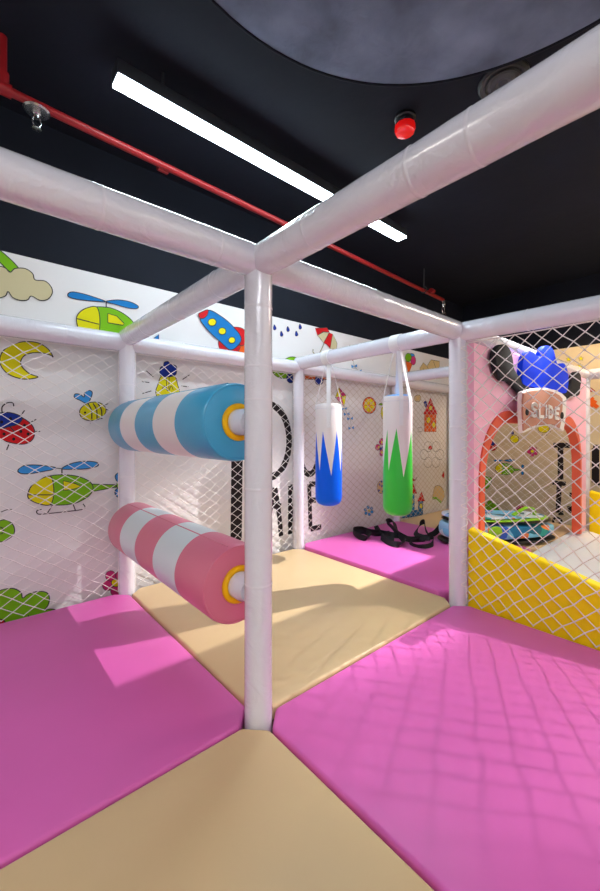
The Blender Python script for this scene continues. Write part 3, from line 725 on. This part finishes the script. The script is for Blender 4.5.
wstrap([(160,132,.03),(178,128,.04),(185,150,.02),(205,172,.015),(250,180,.015)], .03)
wstrap([(62,140,.02),(110,150,.01),(170,160,.01),(230,150,.02)], .026)
q4 = cr(340, 500, 4.615)

# ------------------------------------------------------------------ ceiling things
def led(x0, x1, y, z, m, lb, w=.078, h=.055, along='x', hang=True):
    cx = (x0+x1)/2; root = empty('ceiling_light', (cx, y, z) if along == 'x' else (y, cx, z)); tag(root, lb, 'ceiling light', 'linear ceiling lights')
    L = x1-x0; bm = bmesh.new()
    if along == 'x': box(bm, -L/2, L/2, -w/2, w/2, 0, h)
    else: box(bm, -w/2, w/2, -L/2, L/2, 0, h)
    obj('housing', bm, housing, root, bevel=.003)
    bm = bmesh.new()
    if along == 'x': box(bm, -L/2+.004, L/2-.004, -w/2+.004, w/2-.004, -.012, -.0005)
    else: box(bm, -w/2+.004, w/2-.004, -L/2+.004, L/2-.004, -.012, -.0005)
    obj('diffuser', bm, m, root, label='glowing white diffuser')
    for k in (-.4, .4):
        bm = bmesh.new(); tube(bm, [(k*L, 0, h), (k*L, 0, CEZ-z)] if along == 'x' else [(0, k*L, h), (0, k*L, CEZ-z)], .006, 8); obj('hanger', bm, housing, root)
    return root
cool = ledmat('led_cool', (225, 245, 255), 40); neutral = ledmat('led_neutral', (255, 248, 240), 36); warm = ledmat('led_warm', (255, 196, 120), 30)
led(-.235, 1.71, .645, 2.262, cool, 'long glowing white linear light on the black ceiling')
led(.4, 2.4, -3.0, 2.262, neutral, 'linear ceiling light behind the camera, right side')
led(2.3, 3.6, -1.15, 2.262, ledmat('led_soft', (255, 248, 240), 66), 'linear ceiling light over the slide')
led(-2.5, -.7, -2.5, 2.262, ledmat('led_added_fill', (244, 248, 255), 105), 'added fill light behind the camera, left side')  # unseen strip added to brighten the middle of the left wall
led(-3.0, -1.6, .3, 2.262, neutral, 'linear ceiling light beyond the left edge')
led(-1.6, -.5, 3.35, 2.262, warm, 'warm ceiling light beyond the right edge', along='y')
def spot(loc, tgt, e, col=(1, .97, .95), size=75, rad=.03):  # added spots without lamp bodies, to light the mats and right wall
    ld = bpy.data.lights.new('added_spot', 'SPOT'); ld.energy = e; ld.color = col; ld.spot_size = math.radians(size); ld.spot_blend = .5; ld.shadow_soft_size = rad
    o = bpy.data.objects.new('added_spot', ld); C.objects.link(o); o.location = loc
    o.rotation_euler = (Vector(tgt)-Vector(loc)).to_track_quat('-Z', 'Y').to_euler(); return o
spot((3.0, -1.5, 2.3), (.95, -.42, 0), 190, size=25, rad=.014)
spot((3.35, -.3, 2.25), (3.96, .7, .35), 42, col=(1, .70, .40), size=70, rad=.05)
spot((2.9, -.2, 2.3), (.85, .72, 0), 480, size=36, rad=.014)

# canopy: big round fabric disc under the ceiling
def camfr(lat, dep, z): return CAM + RT*lat + FW*dep + Vector((0, 0, z-CAM.z))
ctr = camfr(.42, .688, 2.30)
bm = bmesh.new(); bm_pts = [(0, .0), (.0, .86), (-.006, .90), (.0, .925), (.012, .932), (.05, .93), (.085, .925)]
lathe(bm, (0,0,0), (0,0,1), [(-.012, .02), (-.012, .5), (-.004, .86), (0, .912), (.01, .93), (.05, .93), (.095, .925)], 96)
cn = obj('ceiling_canopy', bm, canopy, smooth=True); cn.location = ctr; tag(cn, 'large round dark blue fabric disc hanging under the ceiling', 'canopy')
bm = bmesh.new(); torus(bm, (0,0,.004), (0,0,1), .925, .006, 96, 8); obj('edge_piping', bm, blackp, cn, smooth=True)

# sprinkler pipe
PZ_ = 2.2
pl = onZ(2, 88, PZ_); pe = onZ(443, 300, PZ_)
pipe = empty('sprinkler_pipe', pl); tag(pipe, 'thin red sprinkler pipe running below the black ceiling', 'pipe')
bm = bmesh.new(); dd = (pe-pl).normalized()
tube(bm, [Vector((0,0,0)), pe-pl], .0165, 20); obj('pipe_run', bm, redp, pipe, smooth=True)
bm = bmesh.new(); tube(bm, [-dd*.03, dd*.03], .024, 20); tube(bm, [(0,0,-.0),(0,0,.06)], .023, 20); obj('elbow', bm, redp, pipe, smooth=True)
bm = bmesh.new(); tube(bm, [Vector((0,0,.05)), Vector((0,0,CEZ-PZ_))], .0165, 20); obj('riser', bm, redp, pipe, smooth=True)
for px, py in ((163,168),(432,291)):
    p = onZ(px, py, PZ_)-pl; bm = bmesh.new(); tube(bm, [p-dd*.025, p+dd*.025], .0215, 20); obj('coupling', bm, redp, pipe, smooth=True)
p = onZ(424, 290, PZ_)-pl; bm = bmesh.new(); tube(bm, [p, p+Vector((0,0,CEZ-PZ_))], .005, 8); torus(bm, p, dd, .026, .006, 20, 6); obj('hanger_rod', bm, mat('rod_grey', (70, 70, 76), .4), pipe, smooth=True)
def sprinkler(p, lb, s=1, rose=True):
    root = empty('fire_sprinkler', p); tag(root, lb, 'sprinkler', 'ceiling sprinklers')
    bm = bmesh.new(); lathe(bm, (0,0,0), (0,0,-1), [(0, .012*s), (.018*s, .012*s), (.02*s, .009*s), (.03*s, .008*s)], 20); obj('nozzle', bm, chrome, root, smooth=True)
    if rose:
        bm = bmesh.new(); lathe(bm, (0,0,0), (0,0,-1), [(.004, .012), (.004, .044), (.008, .048), (.014, .042), (.016, .012)], 32); obj('escutcheon', bm, chrome, root, smooth=True)
    bm = bmesh.new()
    for sx in (-1, 1): tube(bm, [(sx*.008*s,0,-.028*s), (sx*.013*s,0,-.045*s), (sx*.004*s,0,-.062*s)], .002*s, 8)
    obj('frame_arms', bm, chrome, root, smooth=True)
    bm = bmesh.new(); lathe(bm, (0,0,-.062*s), (0,0,-1), [(0, .004*s), (.001, .014*s), (.003*s, .014*s), (.004*s, .003*s)], 20); obj('deflector', bm, chrome, root, smooth=True)
    return root
tpt = onZ(35, 110, PZ_)
# the left head hangs below the pipe on a short drop
f = ((tpt-pl).dot(dd)); on = pl+dd*f
sprinkler(on-Vector((0,0,.018)), 'chrome sprinkler head under the left end of the red pipe', 1.25)
sprinkler(pe-Vector((0,0,.012))+dd*.004, 'small sprinkler head at the far end of the red pipe', 1.9, False)

# alarm beacon and ceiling speaker
p = onZ(405, 117, CEZ); root = empty('alarm_beacon', p); tag(root, 'small red alarm beacon on the black ceiling', 'alarm')
bm = bmesh.new(); lathe(bm, (0,0,0), (0,0,-1), [(0, .05), (.012, .05), (.018, .042), (.03, .04)], 32); obj('base', bm, blackplast, root, smooth=True)
bm = bmesh.new(); lathe(bm, (0,0,-.03), (0,0,-1), [(0, .043), (.008, .045), (.016, .043)], 32); obj('collar', bm, chrome, root, smooth=True)
bm = bmesh.new(); lathe(bm, (0,0,-.045), (0,0,-1), [(0, .05), (.02, .05), (.032, .044), (.038, .03), (.04, .012)], 12); obj('red_lens', bm, redlens, root, smooth=True)
p = onZ(503, 80, CEZ); root = empty('ceiling_speaker', p); tag(root, 'round black ceiling speaker beside the fabric disc', 'speaker')
bm = bmesh.new(); lathe(bm, (0,0,0), (0,0,-1), [(0, .1), (.01, .1), (.018, .09), (.014, .075)], 48); torus(bm, (0,0,-.016), (0,0,1), .068, .005, 48, 8); obj('rim', bm, blackplast, root, smooth=True)
bm = bmesh.new(); lathe(bm, (0,0,-.004), (0,0,-1), [(0, .064), (.012, .045), (.016, .03), (.006, .01)], 32); obj('cone', bm, mat('speaker_grey', (60, 62, 66), .4), root, smooth=True)

# ------------------------------------------------------------------ world / view
w = bpy.data.worlds.new('world'); bpy.context.scene.world = w; w.use_nodes = True
w.node_tree.nodes['Background'].inputs[0].default_value = (.5, .5, .55, 1); w.node_tree.nodes['Background'].inputs[1].default_value = .1
vs = bpy.context.scene.view_settings; vs.view_transform = 'Standard'; vs.look = 'None'; vs.exposure = .22; vs.gamma = 1; vs.use_curve_mapping = False
bpy.context.scene.cycles.max_bounces = 8
